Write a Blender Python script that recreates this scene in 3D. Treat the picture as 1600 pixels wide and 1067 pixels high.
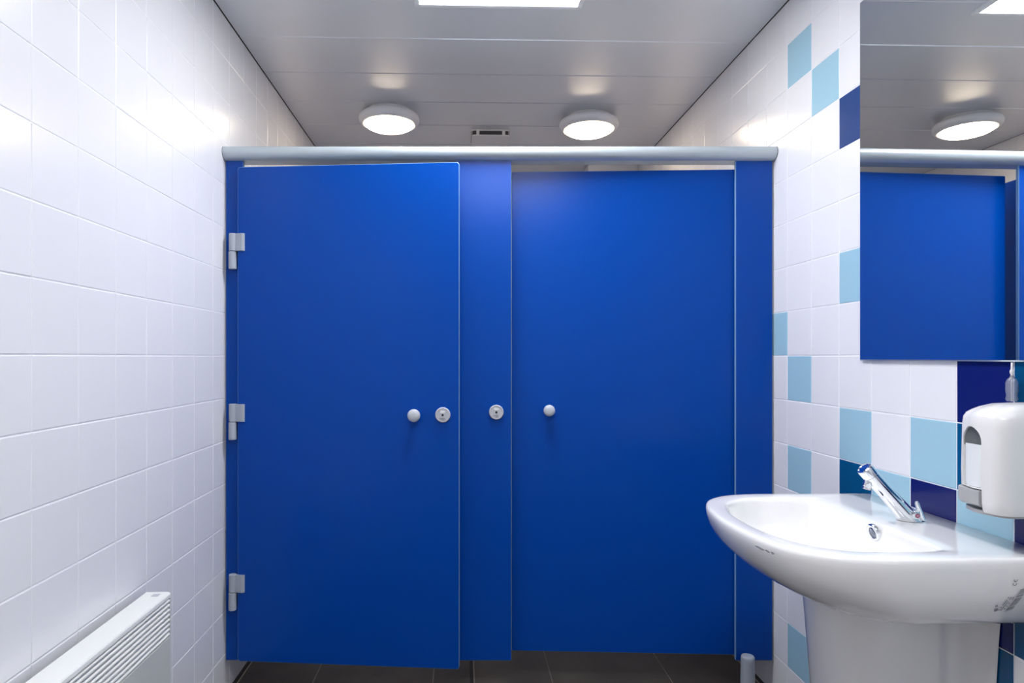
import bpy, bmesh, math, random
from mathutils import Vector, Matrix
random.seed(4)
C = bpy.context.scene
for o in list(bpy.data.objects): bpy.data.objects.remove(o)
R = math.radians
# ------------------------------------------------------------------ camera
YAW = math.atan(0.028)
CS, SN = math.cos(YAW), math.sin(YAW)
CAMZ = 1.19
cd = bpy.data.cameras.new('camera'); cam = bpy.data.objects.new('camera', cd)
C.collection.objects.link(cam); C.camera = cam
cam.location = (0, 0, CAMZ); cam.rotation_euler = (math.pi/2, 0, -YAW)
cd.sensor_width = 36; cd.lens = 22.5; cd.shift_x = .0325; cd.shift_y = .0153; cd.clip_start = .01
# ------------------------------------------------------------------ world / exposure
w = bpy.data.worlds.new('world'); C.world = w; w.use_nodes = True
w.node_tree.nodes['Background'].inputs[0].default_value = (.8, .86, 1, 1)
w.node_tree.nodes['Background'].inputs[1].default_value = .3
C.view_settings.view_transform = 'Standard'; C.view_settings.look = 'None'
C.view_settings.gamma = 1; C.view_settings.use_curve_mapping = False
C.view_settings.exposure = 0.70
LED_E, LAMP_E = 15.5, 17.0          # emission of the square panels and of the round lamps
LED_C, LAMP_C = (.97, .975, 1.0), (1.0, .80, .58)

def rot(u, v):                        # partition/camera axes (u across, v away) -> room X, Y
    return (u*CS + v*SN, v*CS - u*SN)

# ------------------------------------------------------------------ materials
def mat(name, col, rough=.5, metal=0, spec=.5, coat=0, bump=0, bscale=40, var=0, trans=0, ior=1.45, emit=None, estr=0, coat_rough=.05, aniso=0):
    m = bpy.data.materials.new(name); m.use_nodes = True
    nt = m.node_tree; b = nt.nodes['Principled BSDF']
    b.inputs['Base Color'].default_value = (*col, 1)
    b.inputs['Roughness'].default_value = rough; b.inputs['Metallic'].default_value = metal
    b.inputs['Specular IOR Level'].default_value = spec
    b.inputs['Coat Weight'].default_value = coat; b.inputs['Coat Roughness'].default_value = coat_rough
    b.inputs['Transmission Weight'].default_value = trans; b.inputs['IOR'].default_value = ior
    b.inputs['Anisotropic'].default_value = aniso
    if emit:
        b.inputs['Emission Color'].default_value = (*emit, 1); b.inputs['Emission Strength'].default_value = estr
    tc = nt.nodes.new('ShaderNodeTexCoord')
    if bump:
        n = nt.nodes.new('ShaderNodeTexNoise'); n.inputs['Scale'].default_value = bscale; n.inputs['Detail'].default_value = 2
        bp = nt.nodes.new('ShaderNodeBump'); bp.inputs['Strength'].default_value = bump; bp.inputs['Distance'].default_value = .002
        nt.links.new(tc.outputs['Object'], n.inputs['Vector']); nt.links.new(n.outputs['Fac'], bp.inputs['Height'])
        nt.links.new(bp.outputs['Normal'], b.inputs['Normal'])
        if coat: nt.links.new(bp.outputs['Normal'], b.inputs['Coat Normal'])
    if var:
        n = nt.nodes.new('ShaderNodeTexNoise'); n.inputs['Scale'].default_value = 6; n.inputs['Detail'].default_value = 5
        r = nt.nodes.new('ShaderNodeValToRGB')
        r.color_ramp.elements[0].position = .3; r.color_ramp.elements[1].position = .75
        r.color_ramp.elements[0].color = (*[c*(1-var) for c in col], 1)
        r.color_ramp.elements[1].color = (*[min(1, c*(1+var)) for c in col], 1)
        nt.links.new(tc.outputs['Object'], n.inputs['Vector']); nt.links.new(n.outputs['Fac'], r.inputs['Fac'])
        nt.links.new(r.outputs['Color'], b.inputs['Base Color'])
    return m

TILE = dict(rough=.19, spec=.5, bump=.10, bscale=9)
M = dict(
    tile=mat('white_tile', (.85, .85, .87), **TILE),
    grout=mat('grout', (.92, .92, .94), .8),
    sky=mat('sky_blue_tile', (.37, .60, .72), **TILE),
    teal=mat('teal_tile', (.003, .085, .22), **TILE),
    navy=mat('navy_tile', (.006, .012, .13), **TILE),
    mid=mat('royal_tile', (.018, .06, .22), **TILE),
    ceil=mat('ceiling_plank', (.80, .82, .86), .33, spec=.6, metal=.40),
    gap=mat('dark_gap', (.06, .06, .065), .8),
    floor=mat('floor_tile', (.070, .063, .056), .38, var=.35, bump=.2, bscale=60),
    fgrout=mat('floor_grout', (.32, .29, .26), .8),
    black=mat('black_rubber', (.012, .012, .014), .5),
    blue=mat('blue_laminate', (.0, .056, .35), .23, spec=.20, bump=.05, bscale=300),
    bedge=mat('panel_edge', (.16, .30, .50), .4),
    rail=mat('grey_rail', (.50, .56, .60), .27, metal=.3),
    cap=mat('rail_end', (.05, .06, .07), .5),
    plast=mat('grey_plastic', (.38, .42, .48), .38),
    knob=mat('knob_plastic', (.50, .53, .58), .32),
    lplate=mat('lock_plate', (.50, .51, .55), .35),
    white=mat('white_plastic', (.80, .79, .78), .25, coat=.3),
    ring=mat('lamp_ring', (.86, .86, .87), .4),
    heat=mat('heater_enamel', (.83, .84, .81), .35),
    heatf=mat('heater_front', (.60, .62, .59), .4),
    cer=mat('ceramic', (.90, .89, .875), .08, coat=.6, coat_rough=.04),
    chrome=mat('chrome', (.86, .88, .90), .05, metal=1),
    chromed=mat('chrome_reflection_tint', (.20, .22, .28), .08, metal=1),  # overflow cap: dark bluish base colour stands in for its dark reflection
    mirror=mat('mirror_silver', (.88, .905, .91), .0, metal=1),
    medge=mat('mirror_edge', (.75, .82, .86), .12, metal=.6),
    grey=mat('lever_grey', (.42, .42, .43), .35),
    smoke=mat('smoked_window', (.13, .14, .14), .12),
    soap=mat('soap_bottle', (.78, .81, .82), .3),
    clear=mat('clear_plastic', (.85, .88, .95), .12, trans=.88, ior=1.4),
    red=mat('red_dot', (.5, .08, .14), .3),
    ink=mat('printed_ink', (.12, .13, .14), .6),
    inkl=mat('faded_ink', (.30, .30, .31), .6),
    steel=mat('steel', (.55, .56, .58), .3, metal=1),
    led=mat('led_diffuser', (.9, .9, .9), .5, emit=LED_C, estr=LED_E),
    lamp=mat('lamp_diffuser', (.9, .9, .9), .5, emit=LAMP_C, estr=LAMP_E),
)

# ------------------------------------------------------------------ helpers
def link(name, bm, mats, parent=None, smooth=False, matrix=None, bevel=0, seg=2):
    bmesh.ops.recalc_face_normals(bm, faces=bm.faces)
    me = bpy.data.meshes.new(name); bm.to_mesh(me); bm.free()
    if not isinstance(mats, (list, tuple)): mats = [mats]
    for m in mats: me.materials.append(m)
    o = bpy.data.objects.new(name, me); C.collection.objects.link(o)
    if smooth:
        me.polygons.foreach_set('use_smooth', [True]*len(me.polygons))
    if matrix is not None: o.matrix_world = matrix
    if parent: o.parent = parent
    if bevel:
        b = o.modifiers.new('bevel', 'BEVEL'); b.width = bevel; b.segments = seg; b.limit_method = 'ANGLE'; b.angle_limit = R(40)
        me.polygons.foreach_set('use_smooth', [True]*len(me.polygons))
        b.harden_normals = True
    return o
def sharp(o, deg=35):
    me = o.data
    me.polygons.foreach_set('use_smooth', [True]*len(me.polygons))
    bm = bmesh.new(); bm.from_mesh(me)
    for e in bm.edges:
        if len(e.link_faces) == 2 and e.calc_face_angle(0) > R(deg): e.smooth = False
    bm.to_mesh(me); bm.free()
    return o
def box(bm, x0, x1, y0, y1, z0, z1, mi=0):
    v = [bm.verts.new((x, y, z)) for x in (x0, x1) for y in (y0, y1) for z in (z0, z1)]
    for f in ((0,1,3,2),(4,6,7,5),(0,4,5,1),(2,3,7,6),(0,2,6,4),(1,5,7,3)):
        fc = bm.faces.new([v[i] for i in f]); fc.material_index = mi
def lathe(bm, prof, axis='Z', n=40, c=(0,0,0), mi=0, M4=None):
    """prof: (radius, height) pairs about an axis through c."""
    rings = []
    for r, h in prof:
        ring = []
        if r < 1e-6:
            ring = [bm.verts.new(pt(0, 0, h, axis, c, M4))]
        else:
            for i in range(n):
                a = 2*math.pi*i/n
                ring.append(bm.verts.new(pt(r*math.cos(a), r*math.sin(a), h, axis, c, M4)))
        rings.append(ring)
    for a, b in zip(rings, rings[1:]): bridge(bm, a, b, mi)
    return rings
def pt(x, y, h, axis, c, M4):
    p = {'Z': Vector((x, y, h)), 'Y': Vector((x, h, y)), 'X': Vector((h, x, y))}[axis]
    if M4 is not None: p = M4 @ p
    return p + Vector(c)
def bridge(bm, a, b, mi=0):
    if len(a) == 1 and len(b) == 1: return
    n = max(len(a), len(b))
    for i in range(n):
        j = (i+1) % n
        vs = [a[0], b[j], b[i]] if len(a) == 1 else ([a[i], a[j], b[0]] if len(b) == 1 else [a[i], a[j], b[j], b[i]])
        f = bm.faces.new(vs); f.material_index = mi
def loft(bm, loops, cap0=True, cap1=True, mi=0):
    rs = [[bm.verts.new(p) for p in L] for L in loops]
    for a, b in zip(rs, rs[1:]): bridge(bm, a, b, mi)
    if cap0: bm.faces.new(rs[0]).material_index = mi
    if cap1: bm.faces.new(rs[-1]).material_index = mi
    return rs
def empty(name, loc, rz=0):
    o = bpy.data.objects.new(name, None); C.collection.objects.link(o)
    o.empty_display_size = .05; o.location = loc; o.rotation_euler = (0, 0, rz); return o
def tag(o, label, cat, group=None):
    o['label'] = label; o['category'] = cat
    if group: o['group'] = group
    return o
def struct(o, label=None):
    o['kind'] = 'structure'
    if label: o['label'] = label
    return o
def child(name, bm, mats, parent, **k):       # geometry already in the parent's local space
    o = link(name, bm, mats, None, **k); o.parent = parent; return o

# ------------------------------------------------------------------ room shell
WL, WR, ZC = .831, 1.1036, 2.39
Y0, Y1 = -1.35, 4.30
ZA, ZP = 1.1945, .15
def lines(anchor, pitch, lo, hi):
    k = math.ceil((lo - anchor)/pitch + 1e-6); out = []
    while anchor + k*pitch < hi: out.append((k, anchor + k*pitch)); k += 1
    return out
def tiled(name, P, U, V, N, ulines, vlines, u0, u1, v0, v1, cmap, mats, g=.0013, bev=.0017, dep=.0011, thick=.12, jit=.0003, ug=None):
    """Slab with real bevelled tiles. P origin, U/V in-plane axes, N normal into the room."""
    U, V, N, P = Vector(U), Vector(V), Vector(N), Vector(P)
    ug = g if ug is None else ug
    bm = bmesh.new()
    def q(u, v, n): return bm.verts.new(P + U*u + V*v + N*n)
    c = [q(u, v, n) for n in (-dep, -thick) for u, v in ((u0,v0),(u1,v0),(u1,v1),(u0,v1))]
    for f in ((0,1,2,3),(7,6,5,4),(0,4,5,1),(1,5,6,2),(2,6,7,3),(3,7,4,0)):
        bm.faces.new([c[i] for i in f]).material_index = 0
    us = [(ulines[0][0]-1, u0)] + ulines + [(None, u1)]
    vs = [(vlines[0][0]-1, v0)] + vlines + [(None, v1)]
    for i in range(len(us)-1):
        for j in range(len(vs)-1):
            a, b = us[i][1]+ug, us[i+1][1]-ug; cc, d = vs[j][1]+g, vs[j+1][1]-g
            if b-a < .006 or d-cc < .006: continue
            mi = cmap.get((us[i][0], vs[j][0]), 1)
            e = [random.uniform(-jit, jit)*.5 for _ in range(3)]
            lo = [q(a,cc,-dep), q(b,cc,-dep), q(b,d,-dep), q(a,d,-dep)]
            hh = [e[0]-e[1]-e[2], e[0]+e[1]-e[2], e[0]+e[1]+e[2], e[0]-e[1]+e[2]]
            md = [q(x, y, -bev*.35+h) for (x, y), h in zip(((a,cc),(b,cc),(b,d),(a,d)), hh)]
            hi = [q(x, y, h) for (x, y), h in zip(((a+bev,cc+bev),(b-bev,cc+bev),(b-bev,d-bev),(a+bev,d-bev)), hh)]
            for A, B in ((lo, md), (md, hi)):
                for k in range(4):
                    bm.faces.new([A[k], A[(k+1)%4], B[(k+1)%4], B[k]]).material_index = mi
            bm.faces.new(hi).material_index = mi
    return link(name, bm, mats)
zl = lines(ZA, ZP, .02, ZC-.01)
WM = [M['grout'], M['tile'], M['sky'], M['teal'], M['navy'], M['mid']]
struct(tiled('wall_left', (-WL,0,0), (0,1,0), (0,0,1), (1,0,0), lines(1.2632,.1515,Y0,Y1), zl, Y0, Y1, 0, ZC, {}, WM, ug=.0009))
L_, T_, N_, B_ = 2, 3, 4, 5
cm = {(5,0):L_, (4,-1):L_, (4,-3):L_, (4,6):L_, (4,-7):L_, (3,5):L_, (2,1):L_, (2,-2):L_, (2,-3):T_, (2,4):B_, (1,-3):L_,
      (0,-2):L_, (0,-3):N_, (-1,-1):N_, (-1,-2):T_, (-1,-3):L_, (-1,-4):N_, (-1,-5):T_, (-2,-1):T_, (-2,-3):N_, (-2,-4):T_,
      (-3,-2):L_, (-4,-1):T_, (-3,1):N_, (-5,0):L_, (-4,-4):L_, (0,-5):L_, (1,-6):T_}
struct(tiled('wall_right', (WR,0,0), (0,1,0), (0,0,1), (-1,0,0), lines(1.3954,.1476,Y0,Y1), zl, Y0, Y1, 0, ZC, cm, WM))
struct(tiled('wall_back', (0,Y1,0), (1,0,0), (0,0,1), (0,-1,0), lines(.0,.15,-WL,WR), zl, -WL, WR, 0, ZC, {}, WM))
struct(tiled('wall_behind', (0,Y0,0), (1,0,0), (0,0,1), (0,1,0), lines(.0,.15,-WL,WR), zl, -WL, WR, 0, ZC, {}, WM))
# boxed-in service shaft in the right cubicle
bm = bmesh.new(); box(bm, .79, WR-.002, 3.95, Y1-.002, 0, ZC-.004)
struct(link('wall_shaft', bm, M['tile']))
struct(tiled('floor', (0,0,0), (1,0,0), (0,1,0), (0,0,1), lines(-.541,.4385,-WL,WR), lines(2.25,.4385,Y0,Y1), -WL, WR, Y0, Y1, {},
             [M['fgrout'], M['floor']], g=.0016, bev=.0008, dep=.0008, jit=0))
# ceiling: metal planks across the room with dark joints
bm = bmesh.new()
box(bm, -WL-.1, WR+.1, Y0-.1, Y1+.1, ZC+.012, ZC+.10, 1)
ys = [Y0] + [y for _, y in lines(2.416, .3, Y0+.02, Y1-.02)] + [Y1]
for a, b in zip(ys, ys[1:]):
    a += .0012; b -= .0012
    pr = [(a, ZC+.012), (a, ZC+.003), (a+.003, ZC), (b-.003, ZC), (b, ZC+.003), (b, ZC+.012)]
    l0 = [bm.verts.new((-WL+.004, y, z)) for y, z in pr]; l1 = [bm.verts.new((WR-.004, y, z)) for y, z in pr]
    for i in range(5): bm.faces.new([l0[i], l0[i+1], l1[i+1], l1[i]]).material_index = 0
struct(link('ceiling', bm, [M['ceil'], M['gap']]))
# black seal strips on the floor along the walls and between the cubicles
for n, x, s in ((1, -WL, 1), (2, WR, -1)):
    bm = bmesh.new()
    a, b = sorted((x + s*.001, x + s*.013)); box(bm, a, b, Y0+.01, Y1-.01, 0, .006, 0)
    a, b = sorted((x + s*.014, x + s*.019)); box(bm, a, b, Y0+.01, Y1-.01, 0, .003, 1)
    struct(link('trim_%d' % n, bm, [M['black'], M['fgrout']]))
bm = bmesh.new()
box(bm, .034, .046, 2.2, Y1-.01, 0, .004, 0); box(bm, .047, .052, 2.2, Y1-.01, 0, .003, 1)
struct(link('trim_3', bm, [M['black'], M['fgrout']]))

# ------------------------------------------------------------------ lamps
def round_lamp(x, y, label):
    t = empty('ceiling_lamp', (x, y, ZC)); tag(t, label, 'ceiling lamp', 'round lamps over the cubicles')
    bm = bmesh.new(); lathe(bm, [(0,0),(.108,0),(.112,-.004),(.112,-.022),(0,-.022)], n=64)
    sharp(child('base', bm, M['ring'], t))
    bm = bmesh.new(); lathe(bm, [(.112,-.016),(.134,-.018),(.144,-.026),(.147,-.037),(.1455,-.048),(.139,-.058),(.128,-.064),(.119,-.064),(.116,-.058),(.112,-.016)], n=72)
    child('rim', bm, M['ring'], t, smooth=True)
    bm = bmesh.new(); lathe(bm, [(.1155,-.056),(.1160,-.065),(.109,-.073),(.095,-.080),(.073,-.086),(.045,-.090),(.02,-.0915),(0,-.092)], n=64)
    child('diffuser', bm, M['lamp'], t, smooth=True)
    for a in (1.9, 4.7):
        bm = bmesh.new(); lathe(bm, [(0,0),(.004,0),(.004,.003),(0,.003)], n=10, c=(.128*math.cos(a), .128*math.sin(a), -.020))
        child('screw', bm, M['gap'], t)
round_lamp(-.350, 3.14, 'round white ceiling lamp on the left, above the ajar cubicle door')
round_lamp(.640, 3.185, 'round white ceiling lamp on the right, above the right cubicle door')
def light_panel(x, y, label):
    t = empty('ceiling_light_panel', (x, y, ZC))
    tag(t, label, 'ceiling light')
    bm = bmesh.new(); h = .284
    for a in ((-h,h,h-.017,h),(-h,h,-h,-h+.017),(-h,-h+.017,-h+.017,h-.017),(h-.017,h,-h+.017,h-.017)): box(bm, *a, -.012, 0)
    child('frame', bm, M['ring'], t, bevel=.002)
    bm = bmesh.new(); box(bm, -h+.0175, h-.0175, -h+.0175, h-.0175, -.007, -.002)
    child('diffuser', bm, M['led'], t)
    bm = bmesh.new(); box(bm, .006, .022, h-.001, h+.007, -.010, -.004)
    child('clip', bm, M['ring'], t)
light_panel(.128, 1.895, 'square backlit ceiling panel nearest the cubicles, cut by top edge of photo')
light_panel(.128, .20, 'square backlit ceiling panel farther from the cubicles, behind the viewer')

# ceiling vent
t = empty('ceiling_vent', (.158, 3.47, ZC)); tag(t, 'small grey plate vent with dark slot on ceiling between the round lamps', 'vent')
def rrect(x0, x1, y0, y1, r, n=6):
    out = []
    for cx, cy, a0 in ((x1-r,y1-r,0),(x0+r,y1-r,90),(x0+r,y0+r,180),(x1-r,y0+r,270)):
        for i in range(n+1):
            a = R(a0 + 90*i/n); out.append((cx+r*math.cos(a), cy+r*math.sin(a)))
    return out
bm = bmesh.new(); loft(bm, [[(x,y,z) for x,y in rrect(-.095,.095,-.095,.095,.01)] for z in (0,-.026)]); child('housing', bm, M['gap'], t)
bm = bmesh.new()
o1 = rrect(-.103,.103,-.103,.103,.014); i1 = rrect(-.094,.094,-.094,.094,.010)
loft(bm, [[(x,y,z) for x,y in q] for q, z in ((i1,-.001),(o1,-.001),(o1,-.007),(i1,-.007),(i1,-.001))], False, False)
child('frame', bm, M['white'], t)
bm = bmesh.new(); loft(bm, [[(x,y,z) for x,y in rrect(-.098,.098,-.098,.098,.014)] for z in (-.027,-.031)]); child('cover_plate', bm, M['ring'], t)
for x in (-.068, .068):
    bm = bmesh.new(); box(bm, x-.008, x+.008, -.102, -.090, -.027, -.007); child('spacer', bm, M['white'], t)

# ------------------------------------------------------------------ cubicle front
PF = 2.254                                     # front plane of the pilasters
def upanel(name, parent, u0, u1, v0, v1, z0, z1, r=.002, bev=.0012):
    """panel upright: blue faces, pale edge band, rounded corners"""
    bm = bmesh.new()
    pr = rrect(u0, u1, z0, z1, r)
    loops = []
    n = len(pr)
    cu, cz = (u0+u1)/2, (z0+z1)/2
    def ins(d): return [(x - d*(1 if x > cu else -1), z - d*(1 if z > cz else -1)) for x, z in pr]
    rs = loft(bm, [[(x, v0, z) for x, z in ins(bev)], [(x, v0+bev, z) for x, z in pr],
                   [(x, v1-bev, z) for x, z in pr], [(x, v1, z) for x, z in ins(bev)]])
    bm.faces.ensure_lookup_table()
    for f in bm.faces: f.material_index = 0 if len(f.verts) > 4 else 1
    return child(name, bm, [M['blue'], M['bedge']], parent)
def knob(parent, u, v, z, r=.022, name='knob'):
    bm = bmesh.new()
    lathe(bm, [(.0,0),(.013,0),(.012,-.010),(r*.82,-.020),(r*.97,-.024),(r,-.029),(r*.96,-.034),(r*.8,-.0385),(r*.45,-.0405),(0,-.041)], 'Y', 40, (u, v, z))
    k = child(name, bm, M['knob'], parent, smooth=True)
    k['label'] = 'round grey plastic knob'
def lock(parent, u, v, z, r=.026):
    bm = bmesh.new()
    lathe(bm, [(0,0),(r*.97,0),(r,-.003),(r,-.007),(r*.94,-.010),(r*.86,-.0105),(r*.84,-.0095),(0,-.0095)], 'Y', 48, (u, v, z))
    o = sharp(child('lock_indicator', bm, M['lplate'], parent), 50); o['label'] = 'round pale lock disc with small window'
    bm = bmesh.new()
    loft(bm, [[(u+x, y, z+zz) for x, zz in rrect(-.0088, .0088, .0068, .0148, .0038)] for y in (v-.0095, v-.0105)])
    child('indicator_window', bm, M['white'], o)
    bm = bmesh.new(); lathe(bm, [(0,0),(.0036,0),(.0036,-.0012),(0,-.0012)], 'Y', 20, (u, v-.0095, z))
    child('keyhole', bm, M['black'], o)
    bm = bmesh.new()
    x = -.012
    random.seed(9)
    for k in range(7):
        wd = random.choice((.0016,.0022,.0012)); box(bm, u+x+.003, u+x+.003+wd, v-.0101, v-.0094, z-.0125, z-.0108+random.choice((0,.0005))); x += wd+.0007
    box(bm, u-.008, u+.008, v-.0100, v-.0094, z-.0155, z-.0150)
    box(bm, u-.002, u+.011, v-.0100, v-.0094, z-.0172, z-.0168)
    child('printed_mark', bm, M['ink'], o)
    bm = bmesh.new(); lathe(bm, [(0,0),(.0011,0),(.0011,-.0007),(0,-.0007)], 'Y', 10, (u-.0122, v-.0095, z-.0125))
    child('red_mark', bm, M['red'], o)

# headrail
t = empty('headrail', (0,0,0), -YAW)
tag(t, 'grey rounded rail running wall to wall across the top of the cubicle front', 'rail')
zt, zb = 1.925, 1.8815
prof = [(2.2375,zt+.0012),(2.300,zt+.0012),(2.304,zt-.003),(2.304,zb),(2.2545,zb)]
for i in range(15):
    a = R(-75 + 115*i/14); prof.append((2.2620 - .0360*math.cos(a), zb + .0261 + .0270*math.sin(a)))
bm = bmesh.new()
UL, UR = -.8925, 1.0395
loft(bm, [[(UL, v, z) for v, z in prof], [(UR, v, z) for v, z in prof]])
sharp(child('rail_profile', bm, M['rail'], t), 30)
for u0, u1 in ((UL-.0022, UL-.0002), (UR+.0002, UR+.0022)):
    bm = bmesh.new(); loft(bm, [[(u, v-.001, z) for v, z in prof] for u in (u0, u1)])
    child('end_cap', bm, M['cap'], t)

HZ = (1.622, 1.0265, .431); HU, HV, HR = -.860, 2.2375, .0133
# left pilaster
t = empty('cubicle_pilaster', (0,0,0), -YAW)
tag(t, 'narrow blue upright strip against the left tiled wall, carrying the hinges', 'panel')
upanel('panel', t, -.8905, -.829, PF, PF+.013, .1225, zb)
for z in HZ:
    bm = bmesh.new(); lathe(bm, [(0,z-.0632),(HR*.86,z-.0632),(HR,z-.0645),(HR,z-.123),(HR*.92,z-.1245),(0,z-.1245)][::-1], 'Z', 28, (HU-.0005, HV, 0))
    box(bm, HU-.010, HU+.008, HV+.006, PF-.0002, z-.122, z-.064)
    o = sharp(child('hinge_knuckle', bm, M['plast'], t)); o['label'] = 'grey lower hinge cylinder'
# left door (ajar towards the viewer)
ang = math.atan2(2.235-2.176, -.0664+.8426)
hx, hy = rot(-.8426, 2.236)
t = empty('cubicle_door', (hx, hy, 0), -YAW-ang)
tag(t, 'left blue cubicle door, hung on three grey hinges and slightly ajar', 'door')
DW = .7785
upanel('door_leaf', t, 0, DW, 0, .015, .128, 1.854, r=.009, bev=.0016)
for z in HZ:
    bm = bmesh.new()
    dv = HV-2.236; du = HU+.8426
    lathe(bm, [(0,z),(HR*.92,z),(HR,z-.001),(HR,z-.060),(HR*.92,z-.0612),(0,z-.0612)][::-1], 'Z', 28, (du, dv, 0))
    pr = [(du+.0085, -.0040), (du+.0125, -.0052), (.006, -.0062), (.0185, -.0085), (.0255, -.0060), (.0265, -.0003), (.0, -.0003), (du+.006, .004)]
    loft(bm, [[(x, y, zz) for x, y in pr] for zz in (z-.0610, z-.0005)])
    o = sharp(child('hinge', bm, M['plast'], t), 25); o['label'] = 'grey door hinge with leaf plate'
kz = 1.19-(648.5-558)*.00218
knob(t, DW-.151, 0, kz)
lock(t, DW-.0555, 0, kz+.001)
# middle pilaster
t = empty('cubicle_pilaster', (0,0,0), -YAW)
tag(t, 'blue upright panel between the two cubicle doors with a round lock disc', 'panel')
upanel('panel', t, -.078, .1150, PF, PF+.013, .1215, zb)
lock(t, (775.5-748)*.00225, PF, 1.19-(644-558)*.00225)
# right door, slightly inwards
ang2 = math.atan2(2.300-2.268, .784)
hx, hy = rot(.915, 2.2725)
t = empty('cubicle_door', (hx, hy, 0), -YAW-ang2)
tag(t, 'right blue cubicle door, recessed behind its uprights, with one round knob', 'door')
upanel('door_leaf', t, -.7975, 0, 0, .015, .133, 1.857, r=.004, bev=.0016)
knob(t, -.7975+.1335, 0, 1.19-(640.5-558)*.0023, r=.0205)
# right pilaster
t = empty('cubicle_pilaster', (0,0,0), -YAW)
tag(t, 'blue upright strip against the right tiled wall, standing on a grey foot', 'panel')
upanel('panel', t, .9050, 1.0345, PF, PF+.013, .1215, zb)
bm = bmesh.new()
fu, fv = .9365, PF-.0262
lathe(bm, [(0,.152),(.017,.152),(.0205,.1505),(.0225,.146),(.0228,.140),(.0240,.050),(.0245,.046),(.0235,.044),(0,.044)][::-1], 'Z', 36, (fu, fv, 0))
o = sharp(child('foot', bm, M['plast'], t), 50); o['label'] = 'grey adjustable foot sleeve'
bm = bmesh.new(); lathe(bm, [(0,.0445),(.013,.0445),(.013,.006),(.021,.004),(.021,0),(0,0)][::-1], 'Z', 24, (fu, fv, 0)); sharp(child('foot_stem', bm, M['gap'], o))
bm = bmesh.new(); lathe(bm, [(0,-.0015),(.0045,-.0015),(.005,0),(.003,.003),(0,.003)][::-1], 'Y', 20, (fu+.003, fv-.0242, .133)); child('screw', bm, M['steel'], o)
# divider between the cubicles
t = empty('cubicle_divider', (.085, 2.31, 0))
tag(t, 'blue dividing panel behind the middle upright, between the cubicles', 'panel')
bm = bmesh.new(); box(bm, -.009, .009, 0, 1.98, .13, 1.86); child('panel', bm, M['blue'], t, bevel=.001)
bm = bmesh.new(); box(bm, -.007, .007, -.0095, .0045, 1.861, 1.881); child('rail_bracket', bm, M['white'], t)
bm = bmesh.new(); box(bm, -.012, .012, 1.2, 1.24, 0, .129); child('foot', bm, M['plast'], t)

# ------------------------------------------------------------------ mirror
MX = WR-.010
t = empty('wall_mirror', (MX, 1.40, 1.181))
tag(t, 'frameless rectangular mirror on the right wall above the washbasin', 'mirror')
bm = bmesh.new()
y0, y1, z1 = -.42, .327, .982
vs = [bm.verts.new(p) for p in ((0,y0+.003,.003),(0,y1-.003,.003),(0,y1-.003,z1-.003),(0,y0+.003,z1-.003),(.0025,y0,0),(.0025,y1,0),(.0025,y1,z1),(.0025,y0,z1),(.006,y0,0),(.006,y1,0),(.006,y1,z1),(.006,y0,z1))]
bm.faces.new(vs[:4]).material_index = 0
for a in (0, 4):
    for i in range(4):
        j = (i+1) % 4; bm.faces.new([vs[a+i], vs[a+j], vs[a+4+j], vs[a+4+i]]).material_index = 1
bm.faces.new(vs[8:]).material_index = 1
child('glass', bm, [M['mirror'], M['medge']], t)
bm = bmesh.new(); box(bm, .0062, .0098, y0+.03, y1-.03, .03, z1-.03); child('backing', bm, M['gap'], t)

# ------------------------------------------------------------------ washbasin
BY, RZ = 1.425, .822
BX = WR-.0012
def catmull(keys, n, corner=()):
    out = []
    K = len(keys)
    for i in range(K-1):
        p1, p2 = Vector(keys[i]), Vector(keys[i+1])
        p0 = Vector(keys[i-1]) if i > 0 and i not in corner else p1*2-p2 if i in corner or i > 0 else Vector((keys[1][0], -keys[1][1]))
        p3 = Vector(keys[i+2]) if i+2 < K and (i+1) not in corner else (p2*2-p1 if (i+1) in corner else Vector((keys[-2][0], -keys[-2][1])))
        for k in range(n):
            s = k/n
            out.append(.5*((2*p1)+(p2-p0)*s+(2*p0-5*p1+4*p2-p3)*s*s+(-p0+3*p1-3*p2+p3)*s**3))
    out.append(Vector(keys[-1]))
    return out
def full(half):      # mirror the half outline to a closed loop of (p, q)
    h = [(v.x, v.y) for v in half]
    return h + [(p, -q) for p, q in h[-2:0:-1]]
OK = [(0,0),(0,.14),(0,.283),(.12,.285),(.25,.2855),(.335,.283),(.405,.264),(.460,.220),(.491,.155),(.506,.075),(.511,0)]
IK = [(.178,0),(.178,.12),(.184,.212),(.212,.228),(.27,.232),(.335,.229),(.385,.211),(.428,.172),(.452,.118),(.465,.058),(.468,0)]
OUT = full(catmull(OK, 6, (2,))); INN = full(catmull(IK, 6))
def P(p, q, h): return (-p, q, -h)
t = empty('washbasin', (BX, BY, RZ))
tag(t, 'white ceramic wall washbasin with pedestal below the mirror', 'washbasin')
bm = bmesh.new()
def osc(sp, sq, h): return [P(p*(1-sp/.511), q*(1-sq/.285), h) for p, q in OUT]
loops = []
for h, sp, sq in ((.158,.36,.20),(.157,.25,.115),(.153,.205,.088),(.146,.160,.066),(.135,.122,.048),(.120,.089,.035),(.100,.058,.024),(.080,.034,.015),(.060,.016,.009),(.040,.006,.004),(.022,.001,.001),(.010,0,0),(.004,.0012,.0012),(.0012,.004,.004),(0,.009,.009)):
    loops.append(osc(sp, sq, h))
def mixl(a, h):     # between outer top ring and opening
    o = osc(.009,.009,0); return [tuple(Vector(o[i])*(1-a) + Vector(P(*INN[i], 0))*a - Vector((0,0,h))) for i in range(len(o))]
loops += [mixl(.35, .0), mixl(.80, .0005), mixl(.94, .0015)]
cx = .325
def isc(f, h): return [P(cx+(p-cx)*f, q*f, h) for p, q in INN]
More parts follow.
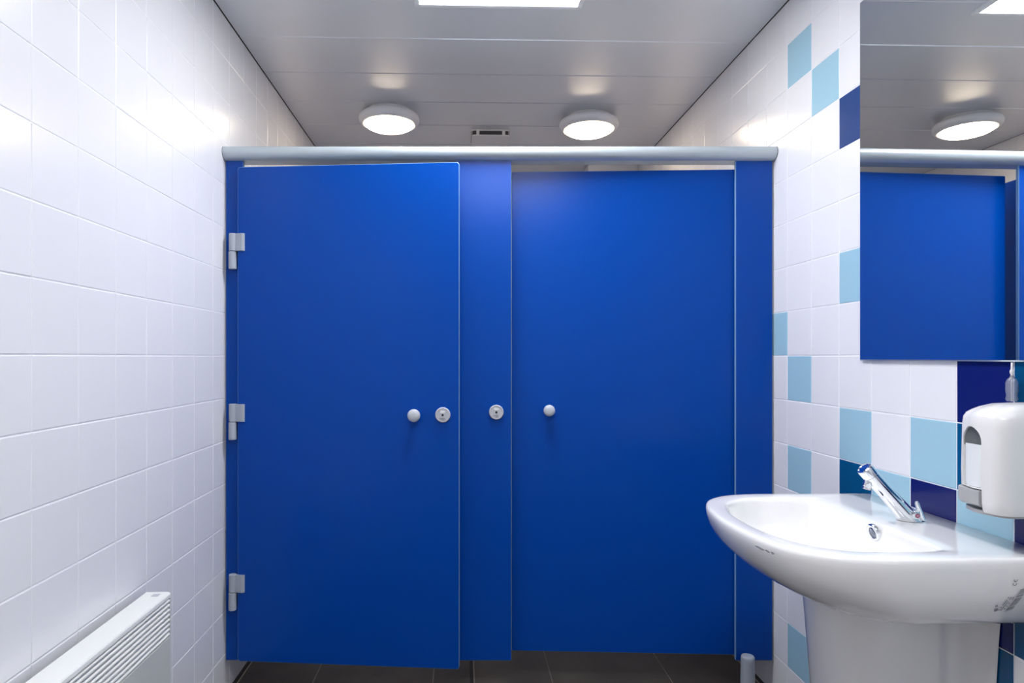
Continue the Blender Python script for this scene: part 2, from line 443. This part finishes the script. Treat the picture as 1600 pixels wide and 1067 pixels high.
for f, h in ((1,.004),(.985,.010),(.965,.024),(.935,.045),(.89,.068),(.82,.088),(.70,.102),(.5,.110),(.28,.114),(.12,.116)): loops.append(isc(f, h))
loft(bm, loops)
child('bowl', bm, M['cer'], t, smooth=True)
# chips on the front rim, printed marks on the near side
bm = bmesh.new()
for (p, q, w_) in ((.5055,-.160,.022),(.500,-.181,.009),(.4955,-.193,.005)):
    lo = [(-p-.0010+w_*.12, q-w_/2, -.0145), (-p-.0008-w_*.12, q+w_/2, -.0125), (-p-.0008-w_*.12, q+w_/2, -.0132), (-p-.0010+w_*.12, q-w_/2, -.0155)]
    loft(bm, [lo, [(x+.004, y, z) for x, y, z in lo]])
child('chipped_spot', bm, M['ink'], t)
def sideY(h):  # q of the near side of the basin body at depth h
    tb = [(.010,0),(.022,.001),(.040,.004),(.060,.009),(.080,.015),(.100,.024),(.120,.035),(.135,.048),(.146,.066)]
    for (a, s), (b, s2) in zip(tb, tb[1:]):
        if a <= h <= b: return -.2853*(1-(s+(s2-s)*(h-a)/(b-a))/.285)
    return -.22
def mark(bm, x, h, w_, hh, sk=0):
    """small print patch following the side of the body; x = distance from wall"""
    vs = []
    for dx, dh in ((-w_/2,-hh/2),(w_/2,-hh/2),(w_/2,hh/2),(-w_/2,hh/2)):
        a = sk; X, H = x+dx*math.cos(a)-dh*math.sin(a), h+dx*math.sin(a)+dh*math.cos(a)
        vs.append((-X, sideY(H)-.0009, -H))
    bm.faces.new([bm.verts.new(v) for v in vs])
bm = bmesh.new()
random.seed(3)
sk = R(17)
def along(x0, h0, s, d): return (x0 - s*math.sin(sk) - d*math.cos(sk), h0 - s*math.cos(sk) + d*math.sin(sk))
for k in range(15):
    x, h = along(.082, .104, k*.0034, 0); mark(bm, x, h, .013, random.choice((.0008,.0016,.0022)), sk)
for r_ in range(3):
    for k in range(10):
        x, h = along(.101-.0045*r_, .103, k*.0032, 0)
        if random.random() < .8: mark(bm, x, h, .0026, .0022, sk)
mark(bm, .106, .103, .006, .007, sk); mark(bm, .109, .0935, .0045, .004, sk)
child('printed_label', bm, M['inkl'], t)
bm = bmesh.new()
for hc in (.040, .0475):
    for k in range(11):
        a = R(-20 + 220*k/10); mark(bm, .0875 + .0032*math.cos(a), hc + .0030*math.sin(a), .0011, .0010)
mark(bm, .0875, .0412, .0008, .0030)
child('ce_mark', bm, M['ink'], t)
# pedestal
def pedloop(z, pf, qh, fl):
    pts = [(0, qh+fl), (.016, qh+fl), (.034, qh+fl*.25), (.065, qh-.006), (.10, qh-.003), (pf*.5, qh), (pf*.74, qh*.95), (pf*.90, qh*.78), (pf*.98, qh*.42), (pf, 0)]
    h = [Vector((0,0)), Vector((0,(qh+fl)*.5))] + catmull(pts, 4)
    L = [(v.x, v.y) for v in h]
    L = L + [(p, -q) for p, q in L[-2:0:-1]]
    return [(-p, q, z) for p, q in L]
bm = bmesh.new()
loft(bm, [pedloop(z-RZ, pf, qh, fl) for z, pf, qh, fl in ((.001,.275,.094,.014),(.03,.275,.094,.014),(.15,.280,.096,.014),(.35,.290,.100,.015),(.50,.300,.104,.017),(.60,.308,.107,.020),(.64,.312,.108,.022),(.661,.314,.109,.024),(.668,.314,.109,.024))])
sharp(child('pedestal', bm, M['cer'], t), 50)
# overflow ring
oc = Vector((-.187, -.030, -.0215))
Mr = Matrix.Rotation(R(-14), 3, 'Y')
bm = bmesh.new(); lathe(bm, [(.0125,-.002),(.0150,-.0042),(.0180,-.0036),(.0198,-.001),(.0198,.004)], 'X', 36, oc, M4=Mr)
o = child('overflow_ring', bm, M['chrome'], t, smooth=True)
bm = bmesh.new(); lathe(bm, [(0,-.0035),(.006,-.0032),(.0130,-.0018),(.0130,.001),(0,.001)], 'X', 30, oc, M4=Mr); child('overflow_cap', bm, M['chromed'], o, smooth=True)
bm = bmesh.new(); lathe(bm, [(0,.006),(.014,.006),(.020,.004),(.022,0)], 'Z', 32, (-cx, 0, -.1165)); child('drain', bm, M['chrome'], t, smooth=True)

# ------------------------------------------------------------------ tap
TX, TY = 1.016, 1.418
t = empty('basin_tap', (TX, TY, RZ))
tag(t, 'chrome slanted push tap standing on the back of the washbasin', 'tap')
d = Vector((-.108, 0, .119)); L = d.length; d.normalize()
side = Vector((0, 1, 0)); up = side.cross(d)   # up: perpendicular in XZ
bm = bmesh.new(); n = 40
def ring(s, r, hor=None):
    out = []
    for i in range(n):
        a = 2*math.pi*i/n
        p = d*s + side*(r*math.cos(a)) + up*(r*math.sin(a))
        if hor is not None:            # slide along the axis to the horizontal plane hor
            p = p + d*((hor-p.z)/d.z)
        out.append(p)
    return out
loft(bm, [ring(0,.0205,.0006), ring(0,.0203,.004), ring(.035,.0185), ring(.07,.0172), ring(.100,.0166), ring(L-.024,.0165), ring(L-.0235,.0158)])
b = sharp(child('body', bm, M['chrome'], t), 40)
bm = bmesh.new()
loft(bm, [ring(L-.0228,.0160), ring(L-.022,.0172), ring(L-.004,.0172), ring(L-.001,.0160), ring(L,.013), ring(L-.0012,.012), ring(L-.0022,.0004)])
sharp(child('push_button', bm, M['chrome'], t), 40)
sp = d*(L-.030) - up*.0135 if up.z > 0 else d*(L-.030) + up*.0135
dn = (Vector((-.25,0,-1))).normalized()
q = dn.to_track_quat('Z','Y').to_matrix()
bm = bmesh.new(); lathe(bm, [(0,-.004),(.0095,-.004),(.0098,.010),(.0088,.0115),(.0085,.018),(.0065,.0185),(.0062,.016),(0,.016)], 'Z', 28, sp, M4=q)
sharp(child('spout', bm, M['chrome'], t), 40)
bm = bmesh.new(); lathe(bm, [(0,0),(.0085,0),(.0085,-.006),(.007,-.008),(0,-.008)], 'Y', 28, (-.004, -.0195, .016))
k = sharp(child('temperature_knob', bm, M['chrome'], t))
bm = bmesh.new(); lathe(bm, [(.0022,-.0082),(.0022,-.0088),(.0045,-.0088),(.0045,-.0082)], 'Y', 20, (-.004, -.0195, .016)); child('red_ring', bm, M['red'], k)
bm = bmesh.new()
a = Vector((.014, -.018, .006)); e = Vector((-.001, -.020, .046)); dd = (e-a)
lathe(bm, [(0,0),(.0060,0),(.0052,dd.length*.6),(.0045,dd.length*.93),(.003,dd.length),(0,dd.length)], 'Z', 20, a, M4=dd.normalized().to_track_quat('Z','Y').to_matrix())
sharp(child('lever', bm, M['chrome'], t), 50)
bm = bmesh.new()
pr = [(.008,.001),(.030,.001),(.026,.006),(.010,.028),(.006,.026)]
loft(bm, [[(x, y, z) for x, z in pr] for y in (-.012, .012)]); sharp(child('back_plate', bm, M['chrome'], t))

# ------------------------------------------------------------------ soap dispenser
SY = 1.21; SX0 = WR-.0012
t = empty('soap_dispenser', (SX0, SY, .893))
tag(t, 'white soap dispenser with arched window and grey lever on right wall', 'soap dispenser')
def dplan(depth, half, r, z, n=8, bulge=.006):
    pts = [(0, -half)]
    pts.append((-(depth-r)*.5, -half))
    for i in range(n+1):
        a = R(90*i/n); pts.append((-(depth-r) - r*math.sin(a), -(half-r) - r*math.cos(a)))
    m = len(pts)
    full_ = pts + [(x, -y) for x, y in pts[::-1]]
    # fill in the front with a gentle bulge
    out = full_[:m] + [(-(depth) - bulge*(1-s*s), s*(half-r)) for s in (-.6,-.2,.2,.6)] + full_[m:]
    return [(x, y, z) for x, y in out]
bm = bmesh.new()
loft(bm, [dplan(dp, hf, r, z) for z, dp, hf, r in ((.004,.098,.050,.028),(0.0005,.102,.053,.028),(.006,.105,.0545,.029),(.020,.107,.055,.030),(.08,.108,.055,.030),(.165,.106,.055,.030),(.180,.104,.0545,.030),(.188,.100,.052,.030),(.194,.093,.047,.030),(.200,.080,.040,.024),(.206,.060,.030,.017),(.2080,.035,.018,.010),(.2088,.018,.009,.005))], True, True)
cov = child('cover', bm, M['white'], t)
# cut the arched window recess and the room for the lever
def arch(y0, y1, z0, z1, n=14, skew=.0):
    out = [(y1, z0), (y0, z0)][::-1]
    out = [(y0, z0), (y1, z0)]
    rr = (y1-y0)/2; cyy = (y0+y1)/2
    for i in range(n+1):
        a = math.pi*i/n; out.append((cyy+rr*math.cos(a), z1-rr*1.15 + rr*1.15*math.sin(a)))
    return out
WIN = arch(-.0165, .0335, .046, .163)
cutters = []
bmc = bmesh.new(); loft(bmc, [[(x, y, z) for y, z in WIN] for x in (-.14, -.101)]); cutters.append(link('cut', bmc, M['white'], matrix=Matrix.Translation(t.location)))
bmc = bmesh.new(); box(bmc, -.14, -.05, -.0175, .09, -.05, .0445); cutters.append(link('cut', bmc, M['white'], matrix=Matrix.Translation(t.location)))
for c_ in cutters:
    m_ = cov.modifiers.new('b', 'BOOLEAN'); m_.operation = 'DIFFERENCE'; m_.object = c_; m_.solver = 'FAST'
bpy.context.view_layer.update()
dg = bpy.context.evaluated_depsgraph_get()
nm = bpy.data.meshes.new_from_object(cov.evaluated_get(dg)); cov.modifiers.clear(); cov.data = nm
for c_ in cutters: bpy.data.objects.remove(c_)
sharp(cov, 38)
bm = bmesh.new()
loft(bm, [[(x, y, z) for y, z in arch(-.0160,.0330,.125,.1622)] for x in (-.1008, -.103)]); o = child('window', bm, M['smoke'], t); o['label'] = 'smoked grey window'
bm = bmesh.new()
lp = []
for z, f in ((.0465,.82),(.050,.93),(.056,1),(.128,1)):
    lp.append([(-.1012-.0065*math.sqrt(max(0,1-(2*(k/10)-1)**2)), .0085+.0236*f*(2*(k/10)-1), z) for k in range(11)])
rs = loft(bm, lp); child('soap_bottle', bm, M['soap'], t, smooth=False)
# lever
bm = bmesh.new()
lp = []
for z, g_ in ((.042,.002),(.041,.005),(.020,.0055),(.014,.004),(.010,-.002)):
    L2 = []
    for i in range(13):
        s = i/12; y = -.015 + .073*s
        x = -(.109+g_) + (0 if y < .028 else .030*((y-.028)/.030)**2.2)
        L2.append((x, y, z + (.004*(1-s) if z < .03 else 0)-.004*(1-s) if False else z))
    L2 += [(-.058, .058, z), (-.058, -.015, z)]
    lp.append(L2)
loft(bm, lp); o = sharp(child('lever', bm, M['grey'], t), 40); o['label'] = 'grey push lever'
bm = bmesh.new(); loft(bm, [dplan(.100, .051, .028, z) for z in (-.0035, .0035)]); sharp(child('base_plate', bm, M['grey'], t))

# clear nozzle and tube above it
t = empty('tube_fitting', (WR-.014, 1.236, 1.103))
tag(t, 'small clear plastic tube fitting between soap dispenser and mirror edge', 'tube')
bm = bmesh.new(); lathe(bm, [(.0085,0),(.0105,.004),(.0088,.012),(.0102,.020),(.0102,.036),(.008,.043),(.004,.047),(.0032,.050),(.002,.050),(.0028,.045),(.0065,.042),(.0088,.036),(.0088,.020),(.0072,.012),(.009,.004),(.0078,0)], 'Z', 28)
child('sleeve', bm, M['clear'], t, smooth=True)
bm = bmesh.new(); lathe(bm, [(0,0),(.0018,0),(.0018,.052),(.0035,.056),(.0035,.060),(.0018,.063),(.0016,.0765),(0,.0765)], 'Z', 16)
child('tube', bm, M['white'], t, smooth=True)

# ------------------------------------------------------------------ convector heater
HX = -WL+.021; HY1 = 1.672; HY0 = .75; HZ1, HZ0 = .5845, .17; TH = .0625
t = empty('convector_heater', (HX, (HY0+HY1)/2, HZ0))
tag(t, 'white electric convector heater with louvres on the left wall', 'heater')
hl = (HY1-HY0)/2; hh = HZ1-HZ0
bm = bmesh.new()
box(bm, 0, TH-.012, -hl, hl, 0, hh-.112)                           # lower core
box(bm, 0, TH-.018, -hl+.004, hl-.003, hh-.112, hh-.005, 1)         # core coloured near black to paint in the shade behind the louvres
box(bm, 0, TH-.001, -hl, -hl+.004, hh-.112, hh-.004); box(bm, 0, TH-.001, hl-.0025, hl, hh-.112, hh-.004)
child('body', bm, [M['heatf'], M['gap']], t)
bm = bmesh.new()
pr = [(0,hh-.004),(0,hh),(TH-.009,hh),(TH-.004,hh-.001),(TH-.001,hh-.004),(TH,hh-.009),(TH,hh-.0125),(TH-.003,hh-.0125),(TH-.004,hh-.006),(TH-.009,hh-.004)]
loft(bm, [[(x, y, z) for x, z in pr] for y in (-hl-.001, hl+.001)]); sharp(child('top_cover', bm, M['heat'], t), 30)
bm = bmesh.new()
for k in range(8):
    z = hh-.0165-k*.0123
    pr = [(TH-.0004, z-.0060),(TH-.0004, z-.0030),(TH-.0080, z+.0028),(TH-.0090, z+.0020),(TH-.0022,z-.0062)]
    loft(bm, [[(x, y, zz) for x, zz in pr] for y in (-hl+.004, hl-.0028)])
child('louvre_grille', bm, M['heat'], t)
bm = bmesh.new(); box(bm, TH-.0118, TH-.0005, -hl, hl, 0, hh-.112); child('front_panel', bm, M['heatf'], t, bevel=.0015)
bm = bmesh.new(); box(bm, .026, .043, hl-.030, hl-.014, hh, hh+.0006); child('sticker', bm, M['lplate'], t)
bm = bmesh.new()
bm.free()
for y in (-hl+.15, hl-.15):
    bm = bmesh.new(); box(bm, -.0205, 0, y-.015, y+.015, .05, hh-.15); child('wall_bracket', bm, M['steel'], t)
